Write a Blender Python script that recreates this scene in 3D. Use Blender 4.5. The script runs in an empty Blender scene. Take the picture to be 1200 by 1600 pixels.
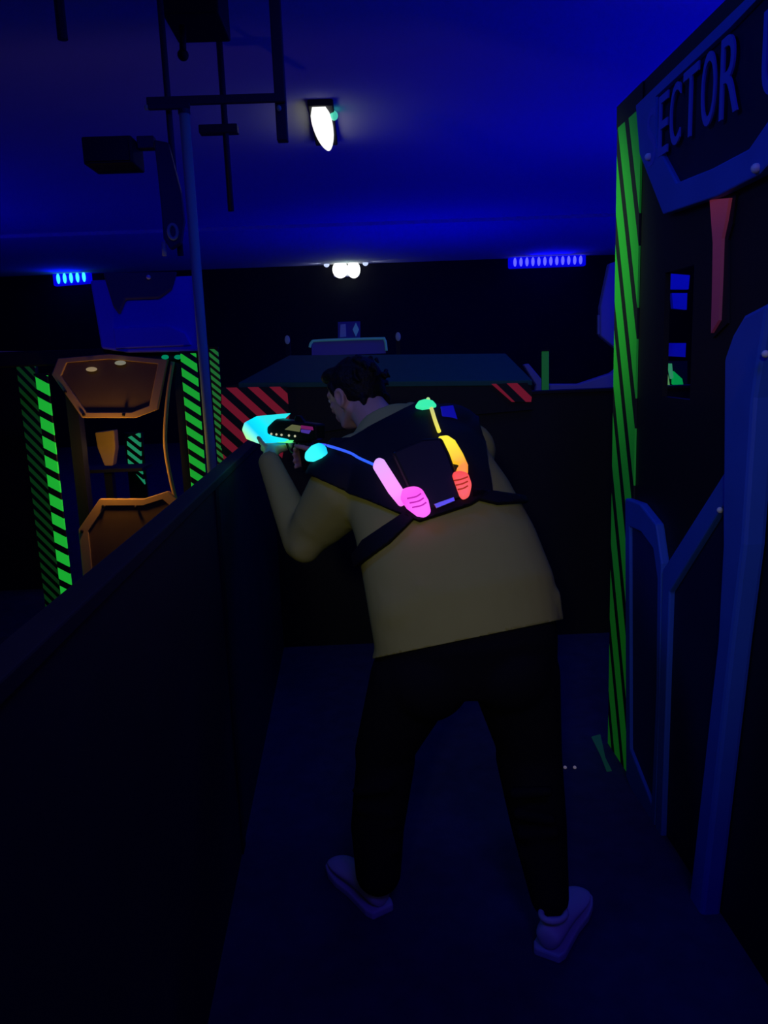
import bpy, bmesh, math, random
from mathutils import Vector, Matrix
from mathutils.bvhtree import BVHTree
random.seed(4)
V = Vector
SC = bpy.context.scene
COL = SC.collection

# ------------------------------------------------------------------ camera
F = 1250.0
H = 1.65
cam = bpy.data.cameras.new('camera')
cam.sensor_fit = 'HORIZONTAL'; cam.sensor_width = 36.0; cam.lens = 36.0 * F / 1200.0
cam.clip_start = 0.02
CAM = bpy.data.objects.new('camera', cam); COL.objects.link(CAM)
PITCH, YAW, ROLL = math.radians(10.7), math.radians(1.2), math.radians(2.2)
RM = Matrix.Rotation(-YAW, 3, 'Z') @ Matrix.Rotation(math.pi/2 - PITCH, 3, 'X') @ Matrix.Rotation(-ROLL, 3, 'Z')
CP = V((0, 0, H))
CAM.matrix_world = Matrix.Translation(CP) @ RM.to_4x4()
SC.camera = CAM
FWD = RM @ V((0, 0, -1))

# ------------------------------------------------------------------ exposure, world, lights
SC.view_settings.view_transform = 'Standard'
SC.view_settings.look = 'None'
SC.view_settings.gamma = 1.0
SC.view_settings.use_curve_mapping = False
SC.view_settings.exposure = 0.0
W = bpy.data.worlds.new('world'); SC.world = W; W.use_nodes = True
W.node_tree.nodes['Background'].inputs[0].default_value = (0, 0, 1, 1)
W.node_tree.nodes['Background'].inputs[1].default_value = 0.004

def aim(o, target):
    o.rotation_euler = (V(target) - o.location).to_track_quat('-Z', 'Y').to_euler()

def area(name, loc, target, size, power, color):
    l = bpy.data.lights.new(name, 'AREA'); l.size = size; l.energy = power; l.color = color
    o = bpy.data.objects.new(name, l); COL.objects.link(o); o.location = loc; aim(o, target); return o

def spot(name, loc, target, power, color, angle, blend=1.0, size=0.1):
    l = bpy.data.lights.new(name, 'SPOT'); l.energy = power; l.color = color
    l.spot_size = math.radians(angle); l.spot_blend = blend; l.shadow_soft_size = size
    o = bpy.data.objects.new(name, l); COL.objects.link(o); o.location = loc; aim(o, target); return o

def point(name, loc, power, color, size=0.03):
    l = bpy.data.lights.new(name, 'POINT'); l.energy = power; l.color = color; l.shadow_soft_size = size
    o = bpy.data.objects.new(name, l); COL.objects.link(o); o.location = loc; return o

BLUE = (0.0, 0.0, 1.0)
area('ceiling_fill_middle', (2.6, 8.0, 1.3), (2.0, 9.0, 3.7), 1.5, 22, BLUE)  # unseen blue fill, added to brighten the middle of the ceiling
area('ceiling_fill_deep', (1.0, 13.5, 1.2), (1.0, 14.5, 3.7), 2.5, 40, BLUE)  # added blue fill lifting the ceiling near the back wall
area('ceiling_fill_right', (3.6, 4.5, 1.9), (3.0, 5.5, 3.7), 1.6, 34, BLUE)  # unseen fill added behind the right wall, aimed up at the ceiling
area('ceiling_fill_far', (8.0, 13.0, 1.4), (4.0, 12.0, 3.7), 2.5, 60, BLUE)  # hidden blue fill added for the ceiling deep on the right
area('ceiling_fill_left', (-7.0, 10.0, 1.4), (-5.0, 10.5, 3.7), 2.5, 34, BLUE)  # out-of-view blue fill added for the left part of the ceiling
area('blacklight_overhead', (0.5, -0.8, 3.6), (0.5, 1.4, 0.0), 0.8, 22, (0.06, 0.03, 1.0))
area('lane_fill', (0.9, 3.7, 3.5), (0.3, 3.3, 0.0), 0.6, 7, (0.0, 0.07, 1.0))  # unseen blue area light above the lane
spot('camera_side_fill', (-0.5, -1.6, 2.3), (0.42, 2.6, 1.20), 52, (1.0, 0.97, 0.78), 36, 1.0, 0.12)  # unseen warm-white fill behind the camera, added for shirt and stripes
spot('striped_panel_fill', (-0.7, 3.6, 3.1), (1.07, 3.35, 1.95), 95, (0.6, 1.0, 0.4), 34, 1.0, 0.1)  # unseen fill, added to brighten the upper green striped panel
spot('lid_fill', (0.5, 3.3, 3.7), (0.45, 5.0, 1.65), 3.2, (0.0, 0.30, 1.0), 34, 1.0, 0.1)  # unseen blue spot added to lift the barricade lid
spot('left_board_fill', (-0.9, 0.6, 3.3), (-1.3, 4.4, 2.15), 60, BLUE, 30, 1.0, 0.2)  # unseen blue spot added to brighten the overhead board
spot('right_wall_fill', (-1.4, 1.6, 3.3), (1.07, 2.6, 1.7), 60, (0.0, 0.10, 1.0), 75, 1.0, 0.3)  # unseen blue spot aimed at the plates on the right wall

# ------------------------------------------------------------------ rays from photo pixels to places
def ray(px, py):
    return (RM @ V((px - 600.0, 800.0 - py, -F))).normalized()
def onY(px, py, y):
    d = ray(px, py); return CP + d * (y / d.y)
def onX(px, py, x):
    d = ray(px, py); return CP + d * (x / d.x)
def onZ(px, py, z=0.0):
    d = ray(px, py); return CP + d * ((z - H) / d.z)
def onP(px, py, p0, n):
    d = ray(px, py); return CP + d * ((p0 - CP).dot(n) / d.dot(n))
def zc(p): return (p - CP).dot(FWD)
def pxm(p, n): return n * zc(p) / F      # n pixels at point p, in metres

# ------------------------------------------------------------------ materials
def newmat(name):
    m = bpy.data.materials.new(name); m.use_nodes = True
    return m, m.node_tree.nodes, m.node_tree.links, m.node_tree.nodes['Principled BSDF']
def mat(name, col, rough=0.7, metal=0.0, emit=None, es=0.0, spec=0.3, noise=0.0, nscale=20.0, bump=0.0):
    m, N, L, B = newmat(name)
    B.inputs['Base Color'].default_value = (*col, 1)
    B.inputs['Roughness'].default_value = rough
    B.inputs['Metallic'].default_value = metal
    B.inputs['Specular IOR Level'].default_value = spec
    if emit:
        B.inputs['Emission Color'].default_value = (*emit, 1); B.inputs['Emission Strength'].default_value = es
    if noise or bump:
        tc = N.new('ShaderNodeTexCoord'); nz = N.new('ShaderNodeTexNoise'); nz.inputs['Scale'].default_value = nscale
        nz.inputs['Detail'].default_value = 5
        L.new(tc.outputs['Object'], nz.inputs['Vector'])
        if noise:
            mx = N.new('ShaderNodeMix'); mx.data_type = 'RGBA'
            mx.inputs[6].default_value = (*[c * (1 - noise) for c in col], 1)
            mx.inputs[7].default_value = (*[min(1, c * (1 + noise)) for c in col], 1)
            L.new(nz.outputs['Fac'], mx.inputs[0]); L.new(mx.outputs[2], B.inputs['Base Color'])
        if bump:
            bp = N.new('ShaderNodeBump'); bp.inputs['Strength'].default_value = bump; bp.inputs['Distance'].default_value = 0.01
            L.new(nz.outputs['Fac'], bp.inputs['Height']); L.new(bp.outputs[0], B.inputs['Normal'])
    return m
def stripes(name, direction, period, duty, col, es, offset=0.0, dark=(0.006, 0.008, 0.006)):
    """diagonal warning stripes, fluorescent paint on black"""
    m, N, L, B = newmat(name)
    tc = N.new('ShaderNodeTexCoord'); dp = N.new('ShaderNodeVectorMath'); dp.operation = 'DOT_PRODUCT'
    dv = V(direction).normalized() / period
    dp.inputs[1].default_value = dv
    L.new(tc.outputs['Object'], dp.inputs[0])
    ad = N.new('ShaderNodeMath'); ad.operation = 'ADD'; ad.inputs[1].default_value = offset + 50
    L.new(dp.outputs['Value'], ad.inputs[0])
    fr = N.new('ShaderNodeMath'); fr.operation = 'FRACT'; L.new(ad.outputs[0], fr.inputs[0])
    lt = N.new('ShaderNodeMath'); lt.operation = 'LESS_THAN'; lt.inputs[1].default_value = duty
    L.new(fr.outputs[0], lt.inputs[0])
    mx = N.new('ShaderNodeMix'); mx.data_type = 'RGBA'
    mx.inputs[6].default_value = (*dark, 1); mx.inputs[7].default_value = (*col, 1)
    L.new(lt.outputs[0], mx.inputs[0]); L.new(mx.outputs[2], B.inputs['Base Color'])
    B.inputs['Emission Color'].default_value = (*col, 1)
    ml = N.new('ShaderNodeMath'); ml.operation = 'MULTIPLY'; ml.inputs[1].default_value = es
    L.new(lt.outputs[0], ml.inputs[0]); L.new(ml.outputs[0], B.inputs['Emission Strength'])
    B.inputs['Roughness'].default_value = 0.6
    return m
def glow(name, col, es=1.0):
    return mat(name, tuple(c * 0.3 for c in col), 0.4, emit=col, es=es)
def gradglow(name, p0, p1, stops, es=1.0):
    """light pipe whose diodes change colour along its length (p0, p1 in object space)"""
    m, N, L, B = newmat(name)
    d = p1 - p0
    tc = N.new('ShaderNodeTexCoord'); sb = N.new('ShaderNodeVectorMath'); sb.operation = 'SUBTRACT'
    sb.inputs[1].default_value = p0; L.new(tc.outputs['Object'], sb.inputs[0])
    dp = N.new('ShaderNodeVectorMath'); dp.operation = 'DOT_PRODUCT'; dp.inputs[1].default_value = d / d.length_squared
    L.new(sb.outputs[0], dp.inputs[0])
    cr = N.new('ShaderNodeValToRGB'); L.new(dp.outputs['Value'], cr.inputs[0])
    e = cr.color_ramp.elements
    while len(e) < len(stops): e.new(0.5)
    for k, (t, c) in enumerate(stops): e[k].position = t; e[k].color = (*c, 1)
    L.new(cr.outputs[0], B.inputs['Emission Color']); B.inputs['Emission Strength'].default_value = es
    B.inputs['Base Color'].default_value = (0.1, 0.1, 0.1, 1)
    return m

M = {}
M['ceiling'] = mat('white_ceiling', (0.75, 0.75, 0.75), 0.9, noise=0.06, nscale=0.6)
M['black_wall'] = mat('black_wall_paint', (0.012, 0.012, 0.014), 0.85, noise=0.3, nscale=3)
M['floor'] = mat('dark_carpet', (0.05, 0.05, 0.09), 0.95, spec=0.1, noise=0.35, nscale=14, bump=0.3)
M['black'] = mat('black_panel', (0.010, 0.010, 0.012), 0.6)
M['lowwall'] = mat('dark_low_wall', (0.02, 0.02, 0.025), 0.75, noise=0.3, nscale=5)
M['blackmetal'] = mat('black_steel', (0.02, 0.02, 0.06), 0.5, spec=0.4)
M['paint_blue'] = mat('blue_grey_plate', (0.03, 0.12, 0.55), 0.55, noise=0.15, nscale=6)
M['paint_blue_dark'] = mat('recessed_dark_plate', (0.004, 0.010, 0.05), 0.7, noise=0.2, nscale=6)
M['sign_text'] = mat('pale_sign_letters', (0.75, 0.75, 0.8), 0.6)
M['pale_metal'] = mat('pale_steel', (0.35, 0.55, 0.42), 0.5)
M['board'] = mat('violet_blue_board', (0.06, 0.06, 0.9), 0.6)
M['white_plate'] = mat('white_plate', (0.7, 0.7, 0.75), 0.6, noise=0.08, nscale=5)
M['tan'] = mat('tan_plate', (0.70, 0.42, 0.10), 0.65, noise=0.15, nscale=8)
M['tan_shaded'] = mat('shaded_tan_recess', (0.20, 0.12, 0.03), 0.7, noise=0.2, nscale=8)  # rim tan darkened, so the shade in the recess sits in the colour
M['bolt'] = mat('dark_bolt', (0.03, 0.02, 0.015), 0.5)
M['teal'] = mat('teal_grey_lid', (0.02, 0.15, 0.09), 0.6, noise=0.1)
M['skin'] = mat('skin', (0.50, 0.27, 0.21), 0.55, noise=0.08, nscale=30)
M['shirt'] = mat('olive_grey_sweatshirt', (0.40, 0.38, 0.10), 0.95, spec=0.05, noise=0.07, nscale=9, bump=0.25)
M['trouser'] = mat('black_trousers', (0.008, 0.008, 0.011), 0.95, spec=0.05)
M['hair'] = mat('dark_hair', (0.006, 0.005, 0.005), 0.6, spec=0.2, bump=0.6, nscale=90)
M['shoe'] = mat('white_leather_shoe', (0.62, 0.55, 0.68), 0.6)
M['sole'] = mat('white_rubber_sole', (0.5, 0.5, 0.6), 0.7)
M['vest'] = mat('black_nylon_vest', (0.006, 0.006, 0.009), 0.7, spec=0.2)
M['plastic'] = mat('black_plastic', (0.006, 0.005, 0.006), 0.45, spec=0.25)
M['pale_glint'] = mat('pale_label_metal', (0.6, 0.55, 0.7), 0.3, metal=0.6)
M['blue_pad'] = mat('blue_satin_pad', (0.05, 0.08, 0.9), 0.5)

# ------------------------------------------------------------------ object helpers
ORG = {}
def tag(o, label=None, cat=None, group=None, kind=None):
    if label: o['label'] = label
    if cat: o['category'] = cat
    if group: o['group'] = group
    if kind: o['kind'] = kind
    return o
def thing(name, loc, label, cat, group=None):
    o = bpy.data.objects.new(name, None); COL.objects.link(o); o.location = loc
    o.empty_display_size = 0.1
    ORG[o] = V(loc); return tag(o, label, cat, group)
def mk(name, bm, m, parent=None, origin=None, smooth=False, bevel=0.0, bseg=2):
    me = bpy.data.meshes.new(name)
    if parent is not None: org = ORG[parent]
    elif origin is not None: org = V(origin)
    else:
        xs = [v.co.copy() for v in bm.verts]
        org = sum(xs, V((0, 0, 0))) / len(xs); org.z = min(p.z for p in xs)
    bmesh.ops.recalc_face_normals(bm, faces=bm.faces[:])
    for v in bm.verts: v.co -= org
    bm.to_mesh(me); bm.free(); me.materials.append(m)
    if smooth:
        for p in me.polygons: p.use_smooth = True
    o = bpy.data.objects.new(name, me); COL.objects.link(o)
    if parent is not None: o.parent = parent
    else: o.location = org
    ORG[o] = org
    if bevel:
        md = o.modifiers.new('bevel', 'BEVEL'); md.width = bevel; md.segments = bseg; md.limit_method = 'ANGLE'
    return o
def struct(name, bm, m, **k):
    return tag(mk(name, bm, m, **k), kind='structure')

def B_(): return bmesh.new()
def box(bm, a, b):
    vs = [bm.verts.new((x, y, z)) for x in (a[0], b[0]) for y in (a[1], b[1]) for z in (a[2], b[2])]
    for f in ((0,1,3,2),(4,6,7,5),(0,4,5,1),(2,3,7,6),(0,2,6,4),(1,5,7,3)): bm.faces.new([vs[i] for i in f])
    return bm
def prism(bm, pts, ext):
    """closed solid: polygon pts (world) pushed along ext"""
    a = [bm.verts.new(p) for p in pts]; b = [bm.verts.new(V(p) + ext) for p in pts]
    bm.faces.new(a); bm.faces.new(list(reversed(b)))
    n = len(a)
    for i in range(n): bm.faces.new((a[i], b[i], b[(i+1) % n], a[(i+1) % n]))
    return bm
def ring(bm, outer, inner, ext):
    """frame between two polygons with the same corner count"""
    n = len(outer)
    oa = [bm.verts.new(p) for p in outer]; ia = [bm.verts.new(p) for p in inner]
    ob = [bm.verts.new(V(p) + ext) for p in outer]; ib = [bm.verts.new(V(p) + ext) for p in inner]
    for i in range(n):
        j = (i + 1) % n
        bm.faces.new((oa[i], oa[j], ia[j], ia[i])); bm.faces.new((ob[i], ib[i], ib[j], ob[j]))
        bm.faces.new((oa[i], ob[i], ob[j], oa[j])); bm.faces.new((ia[i], ia[j], ib[j], ib[i]))
    return bm
def shrink(pts, k):
    c = sum((V(p) for p in pts), V((0,0,0))) / len(pts)
    return [V(p) + (c - V(p)) * k for p in pts]
def frame_of(d):
    d = d.normalized(); t = V((0, 0, 1)) if abs(d.z) < 0.9 else V((1, 0, 0))
    u = d.cross(t).normalized(); return u, d.cross(u).normalized()
def tube(bm, pts, rad, seg=12, closed=False):
    pts = [V(p) for p in pts]; n = len(pts)
    if not hasattr(rad, '__len__'): rad = [rad] * n
    rings = []; u = None
    for i, p in enumerate(pts):
        if closed: d = pts[(i+1) % n] - pts[i-1]
        else: d = pts[min(i+1, n-1)] - pts[max(i-1, 0)]
        d.normalize()
        if u is None: u, w = frame_of(d)
        else:
            u = (u - d * u.dot(d)).normalized(); w = d.cross(u)
        rings.append([bm.verts.new(p + (u * math.cos(2*math.pi*k/seg) + w * math.sin(2*math.pi*k/seg)) * rad[i]) for k in range(seg)])
    for i in range(n if closed else n - 1):
        a, b = rings[i], rings[(i+1) % n]
        for k in range(seg): bm.faces.new((a[k], a[(k+1) % seg], b[(k+1) % seg], b[k]))
    if not closed:
        bm.faces.new(rings[0]); bm.faces.new(list(reversed(rings[-1])))
    return bm
def ball(bm, c, r, axes=None, seg=20):
    """ellipsoid; r float or 3 radii along axes"""
    if not hasattr(r, '__len__'): r = (r, r, r)
    A = Matrix([axes[0]*r[0], axes[1]*r[1], axes[2]*r[2]]).transposed() if axes else Matrix.Diagonal(r)
    m = Matrix.Translation(c) @ A.to_4x4()
    bmesh.ops.create_uvsphere(bm, u_segments=seg, v_segments=seg*2//3, radius=1.0, matrix=m)
    return bm
def capsule(bm, a, ra, b, rb, seg=16):
    a = V(a); b = V(b); n = 5; pts = []; rad = []
    d = (b - a); L = d.length; d.normalize()
    for i in range(n): 
        t = math.pi/2 * (1 - (i + 0.3) / n); pts.append(a - d * ra * math.sin(t)); rad.append(ra * math.cos(t))
    pts.append(a); rad.append(ra); pts.append(b); rad.append(rb)
    for i in reversed(range(n)):
        t = math.pi/2 * (1 - (i + 0.3) / n); pts.append(b + d * rb * math.sin(t)); rad.append(rb * math.cos(t))
    return tube(bm, pts, rad, seg)
def loft(bm, rings, seg=32):
    """rings: (centre, right axis, depth axis, half width, half depth)"""
    R = []
    for c, r, b, hw, hd in rings:
        row = []
        for k in range(seg):
            t = 2*math.pi*k/seg; ct, st = math.cos(t), math.sin(t)
            e = 0.85
            row.append(bm.verts.new(c + r * hw * math.copysign(abs(ct)**e, ct) + b * hd * math.copysign(abs(st)**e, st)))
        R.append(row)
    for i in range(len(R)-1):
        for k in range(seg): bm.faces.new((R[i][k], R[i][(k+1) % seg], R[i+1][(k+1) % seg], R[i+1][k]))
    bm.faces.new(R[0]); bm.faces.new(list(reversed(R[-1])))
    return bm
def remesh(bm, voxel, smooth_it=6, fac=0.5):
    """weld overlapping closed shapes into one continuous surface, returned as a new bmesh"""
    bmesh.ops.recalc_face_normals(bm, faces=bm.faces[:])
    me = bpy.data.meshes.new('tmp'); bm.to_mesh(me); bm.free()
    o = bpy.data.objects.new('tmp', me); COL.objects.link(o)
    md = o.modifiers.new('r', 'REMESH'); md.mode = 'VOXEL'; md.voxel_size = voxel
    sm = o.modifiers.new('s', 'SMOOTH'); sm.iterations = smooth_it; sm.factor = fac
    dg = bpy.context.evaluated_depsgraph_get(); ev = o.evaluated_get(dg)
    out = bmesh.new(); out.from_mesh(ev.to_mesh()); ev.to_mesh_clear()
    bpy.data.objects.remove(o); bpy.data.meshes.remove(me)
    return out
def bez(p, n=14):
    """smooth polyline through the points (Catmull-Rom)"""
    p = [V(q) for q in p]; q = [p[0]*2 - p[1]] + p + [p[-1]*2 - p[-2]]; out = []
    for i in range(1, len(q)-2):
        for k in range(n):
            t = k/n
            out.append(0.5*((2*q[i]) + (q[i+1]-q[i-1])*t + (2*q[i-1]-5*q[i]+4*q[i+1]-q[i+2])*t*t + (3*q[i]-q[i-1]-3*q[i+1]+q[i+2])*t**3))
    out.append(p[-1]); return out

# ================================================================== SETTING
CEIL = H + 2.1
YB = 18.2
struct('floor', box(B_(), (-12, -1.5, -0.1), (12, YB + .2, 0)), M['floor'])
struct('ceiling', box(B_(), (-12, -1.5, CEIL), (12, YB + .2, CEIL + 0.1)), M['ceiling'])
struct('wall_back', box(B_(), (-12, YB, 0), (12, YB + 0.2, CEIL)), M['black_wall'])
struct('wall_far_left', box(B_(), (-12.2, -1.5, 0), (-12, YB, CEIL)), M['black_wall'])
struct('wall_far_right', box(B_(), (12, -1.5, 0), (12.2, YB, CEIL)), M['black_wall'])

# right side wall of the lane, with a window opening through it
XR = onZ(950, 1157).x
wy_far = onX(962, 560, XR).y
ztop = (onX(970, 165, XR).z + onX(1128, 2, XR).z) / 2
o0 = onX(1036, 560, XR); o1 = onX(1080, 560, XR)
oz0 = onX(1055, 622, XR).z; oz1 = onX(1055, 422, XR).z
bm = B_(); TH = 0.018
box(bm, (XR, 0.4, 0), (XR+TH, wy_far, oz0)); box(bm, (XR, 0.4, oz1), (XR+TH, wy_far, ztop))
box(bm, (XR, 0.4, oz0), (XR+TH, o1.y, oz1)); box(bm, (XR, o0.y, oz0), (XR+TH, wy_far, oz1))
struct('wall_right', bm, M['black'])

# low wall on the left, running very slightly away from the lane
zl = 1.30
YE = onZ(520, 1008).y
WA = onZ(0, 1010, zl); WB = onZ(385, 690, zl)
wd = (WB - WA).normalized(); wn = V((-wd.y, wd.x, 0))
def WL(y, off=0.0, z=0.0):
    p = WA + wd * ((y - WA.y) / wd.y) + wn * off; return V((p.x, p.y, z))
print('XR', XR, 'ztop', ztop, 'YE', YE)
def along(y0, y1, o0, o1, z0, z1):
    return prism(B_(), [WL(y0, o0, z0), WL(y1, o0, z0), WL(y1, o1, z0), WL(y0, o1, z0)], V((0, 0, z1 - z0)))
struct('wall_left', along(0.3, YE, -.045, 0, 0, zl - .03), M['lowwall'])
struct('trim_1', along(0.3, YE, -.051, .006, zl - .03, zl), M['lowwall'], bevel=0.004)
struct('trim_2', along(2.5, 2.56, -.051, -.045, 0, zl - .03), M['black'])
# low wall closing the lane
zE = onY(900, 613, YE).z
struct('wall_end', box(B_(), (-0.75, YE, 0), (XR + 0.9, YE + 0.1, zE)), M['black'])
struct('trim_3', box(B_(), (-0.75, YE - 0.01, zE), (XR + 0.9, YE + 0.13, zE + 0.015)), M['black'])
# beam under the ceiling
pb = onY(640, 352, 13.0)
struct('trim_4', box(B_(), (-9, 12.9, CEIL - 0.05), (11, 13.1, CEIL)), M['ceiling'])

# ================================================================== LIGHT FIXTURES
t = None
a = onZ(500, 163, CEIL - 0.04); b = onZ(511, 226, CEIL - 0.04)
cx = (a.x + b.x) / 2
t = thing('ceiling_light', (cx, (a.y+b.y)/2, CEIL - 0.1), 'glowing white elongated lamp mounted on the blue ceiling, nearest bright light', 'ceiling light')
w = 0.075
bm = B_(); box(bm, (cx - .105, a.y, CEIL - 0.05), (cx + .105, b.y, CEIL)); mk('housing', bm, M['black'], t, bevel=0.01)
pts = [(cx + 0.03*(k/8.0 - .5), a.y + 0.03 + (b.y - a.y - 0.06) * k / 8.0, CEIL - 0.075) for k in range(9)]
mk('diffuser', tube(B_(), pts, [0.06, .08, .088, .088, .084, .078, .068, .052, .03], 16), glow('cool_white_tube', (1.0, 1.0, 0.96), 1.1), t, smooth=True)
e = V((cx + 0.10, a.y + 0.28, CEIL - 0.05))
mk('indicator', ball(B_(), e, (0.035, 0.09, 0.03)), glow('mint_indicator', (0.1, 0.9, 0.6), 0.6), t, smooth=True)

p = onY(541, 420, YB - 0.12)
t = thing('emergency_light', p, 'bright white twin-head emergency light high in the middle of the dark back wall', 'emergency light')
bm = B_(); box(bm, (p.x - 0.28, YB - 0.12, p.z - 0.16), (p.x + 0.28, YB, p.z + 0.05)); mk('housing', bm, M['white_plate'], t, bevel=0.02)
lens = glow('emergency_lens', (0.96, 1.0, 0.93), 1.3)
for sx, w_ in ((-0.13, 0.17), (0.16, 0.145)):
    mk('lamp_head', ball(B_(), V((p.x + sx, YB - 0.2, p.z - 0.02 - (0.01 if sx > 0 else 0))), (w_, 0.11, 0.185)), lens, t, smooth=True)
mk('indicator', ball(B_(), V((p.x + 0.18, YB - 0.2, p.z + 0.19)), (0.05, 0.05, 0.09)), glow('green_indicator', (0.1, 1.0, 0.6), 1.0), t, smooth=True)
for sx in (-0.42, 0.42):
    mk('side_lamp', ball(B_(), V((p.x + sx, YB - 0.18, p.z + 0.09)), (0.06, 0.05, 0.05)), glow('side_lamp_lens', (0.6, 0.7, 1.0), 1.0), t, smooth=True)
    spot('emergency_beam', (p.x + sx*1.1, YB - 0.35, p.z + 0.02), (p.x + sx*2.1, YB - 0.3, CEIL), 2.0, (0.6, 0.65, 1.0), 80, 1.0, 0.03)
point('emergency_glow', (p.x, YB - 0.45, p.z - 0.12), 0.5, (0.5, 1.0, 0.8))

def led_bar(px0, px1, py0, py1, n, label, core, es, hh, rows=1):
    a = onY(px0, py0, YB - 0.2); b = onY(px1, py1, YB - 0.2); c = (a + b) / 2
    t = thing('blacklight_bar', c, label, 'blacklight')
    L = b - a; u = L.normalized()
    bm = B_(); prism(bm, [a - u*0.06 + V((0,0.02,-hh)), b + u*0.06 + V((0,0.02,-hh)), b + u*0.06 + V((0,0.02,hh)), a - u*0.06 + V((0,0.02,hh))], V((0, 0.16, 0)))
    mk('housing', bm, glow('violet_blue_face', (0.0, 0.0, 0.85), 0.75), t, bevel=0.03)
    lm = glow('blacklight_diode', core, es)
    for k in range(n):
        q = a + L * ((k + 0.5) / n)
        mk('diode', ball(B_(), q, (L.length / n * 0.27, 0.04, hh * 0.78), seg=12), lm, t, smooth=True)
    return c
c1 = led_bar(800, 912, 410, 406, 12, 'long blue blacklight bar on the back wall, right of the emergency light', (0.09, 0.09, 1.0), 1.6, 0.12)
c2 = led_bar(86, 136, 436, 432, 5, 'short bright blue blacklight bar on the back wall at far left', (0.03, 0.45, 1.0), 2.2, 0.14)
area('blacklight_bar_light_right', c1 + V((0, -0.3, 0.05)), c1 + V((0, -3.0, 1.5)), 0.9, 9, BLUE)
area('blacklight_bar_light_left', c2 + V((0, -0.3, 0.05)), c2 + V((0, -3.0, 1.5)), 0.6, 7, BLUE)

# ================================================================== STEEL FRAME HANGING ON THE LEFT
YP = 4.36
def vpipe(name, px, py0, py1, wpx, y, m, label, cat, r=None):
    p0 = onY(px, py0, y); p1 = onY(px, py1, y)
    rr = pxm(p0, wpx / 2)
    lo = min(p0.z, p1.z); hi = max(p0.z, p1.z)
    x = onY(px, (py0 + py1) / 2, y).x
    return tag(mk(name, tube(B_(), [(x, y, lo), (x, y, hi)], rr, 14), m, smooth=False), label, cat)
t = thing('hanging_pipe_frame', (onY(435, 200, YP).x, YP, onY(435, 220, YP).z), 'black steel pipe frame hanging from the ceiling at upper left', 'pipe frame')
x2 = onY(438, 150, YP).x; x1 = onY(266, 200, YP).x
q = onY(438, 222, YP).z
bm = B_(); box(bm, (x2 - .028, YP - .028, q), (x2 + .028, YP + .028, CEIL)); mk('drop_pipe', bm, M['blackmetal'], t, bevel=0.006)
bm = B_(); tube(bm, [(x1, YP, onY(268, 400, YP).z), (x1, YP, CEIL)], 0.016, 12); mk('drop_pipe', bm, M['blackmetal'], t, smooth=True)
hz = onY(340, 160, YP).z
bm = B_(); box(bm, (onY(232, 160, YP).x, YP - .05, hz - .022), (x2 + .03, YP - .03, hz + .022)); mk('crossbar', bm, M['blackmetal'], t, bevel=0.006)
bm = B_(); box(bm, (onY(235, 160, YP).x, YP - .07, hz - .045), (onY(300, 160, YP).x, YP - .05, hz - .015)); mk('clamp', bm, M['blackmetal'], t, bevel=0.006)
for pxx in (229, 436):
    p = onY(pxx, 168 if pxx < 300 else 169, YP - .06)
    mk('bolt', ball(B_(), p, (0.012, 0.012, 0.014), seg=10), M['pale_metal'], t, smooth=True)
# ceiling box and second thin pipe farther back
p0 = onY(266, 46, 4.8); p1 = onY(352, 46, 4.8)
t = thing('ceiling_duct_box', (p0.x, 4.8, p0.z), 'large black box hanging at the top of the hall above the pipe crossbar', 'duct box')
bm = B_(); box(bm, (p0.x, 4.6, p0.z), (p1.x, 5.0, CEIL)); mk('box_body', bm, M['black'], t, bevel=0.01)
bm = B_(); tube(bm, [onY(286, 84, 4.7), onY(285, 40, 4.7)], 0.018, 10); ball(bm, onY(286, 86, 4.7), 0.03); mk('hook', bm, M['black'], t, smooth=True)
t = thing('sprinkler_pipe', onY(352, 345, 5.4), 'thin dark vertical pipe with short crosspiece behind the hanging pipe frame', 'pipe')
xs = onY(352, 200, 5.4).x
mk('pipe', tube(B_(), [(xs, 5.4, onY(360, 330, 5.4).z), (xs, 5.4, CEIL)], 0.02, 10), M['blackmetal'], t, smooth=True)
zz = onY(340, 203, 5.4).z
mk('crosspiece', box(B_(), (onY(312, 203, 5.4).x, 5.36, zz - .025), (onY(372, 203, 5.4).x, 5.44, zz + .025)), M['blackmetal'], t, bevel=0.005)
vpipe('ceiling_pipe', 92, -60, 62, 16, 4.9, M['blackmetal'], 'short dark pipe stub at the top left corner of the hall', 'pipe')

# speaker-like black box with bracket
a = onY(137, 222, 4.3); b = onY(217, 262, 4.3)
t = thing('loudspeaker', (a.x, 4.3, b.z), 'black rectangular box fixed beside the tall pale pole at upper left', 'speaker')
mk('cabinet', box(B_(), (a.x, 4.2, b.z), (b.x, 4.42, a.z)), M['black'], t, bevel=0.008)
mk('grille', box(B_(), (a.x + .015, 4.19, b.z + .012), (b.x - .015, 4.2, a.z - .012)), M['plastic'], t)
g0 = onY(217, 232, 4.34)
mk('bracket', box(B_(), (b.x, 4.3, g0.z - 0.01), (onY(241, 232, 4.3).x, 4.36, g0.z + 0.05)), M['blackmetal'], t, bevel=0.005)
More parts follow.
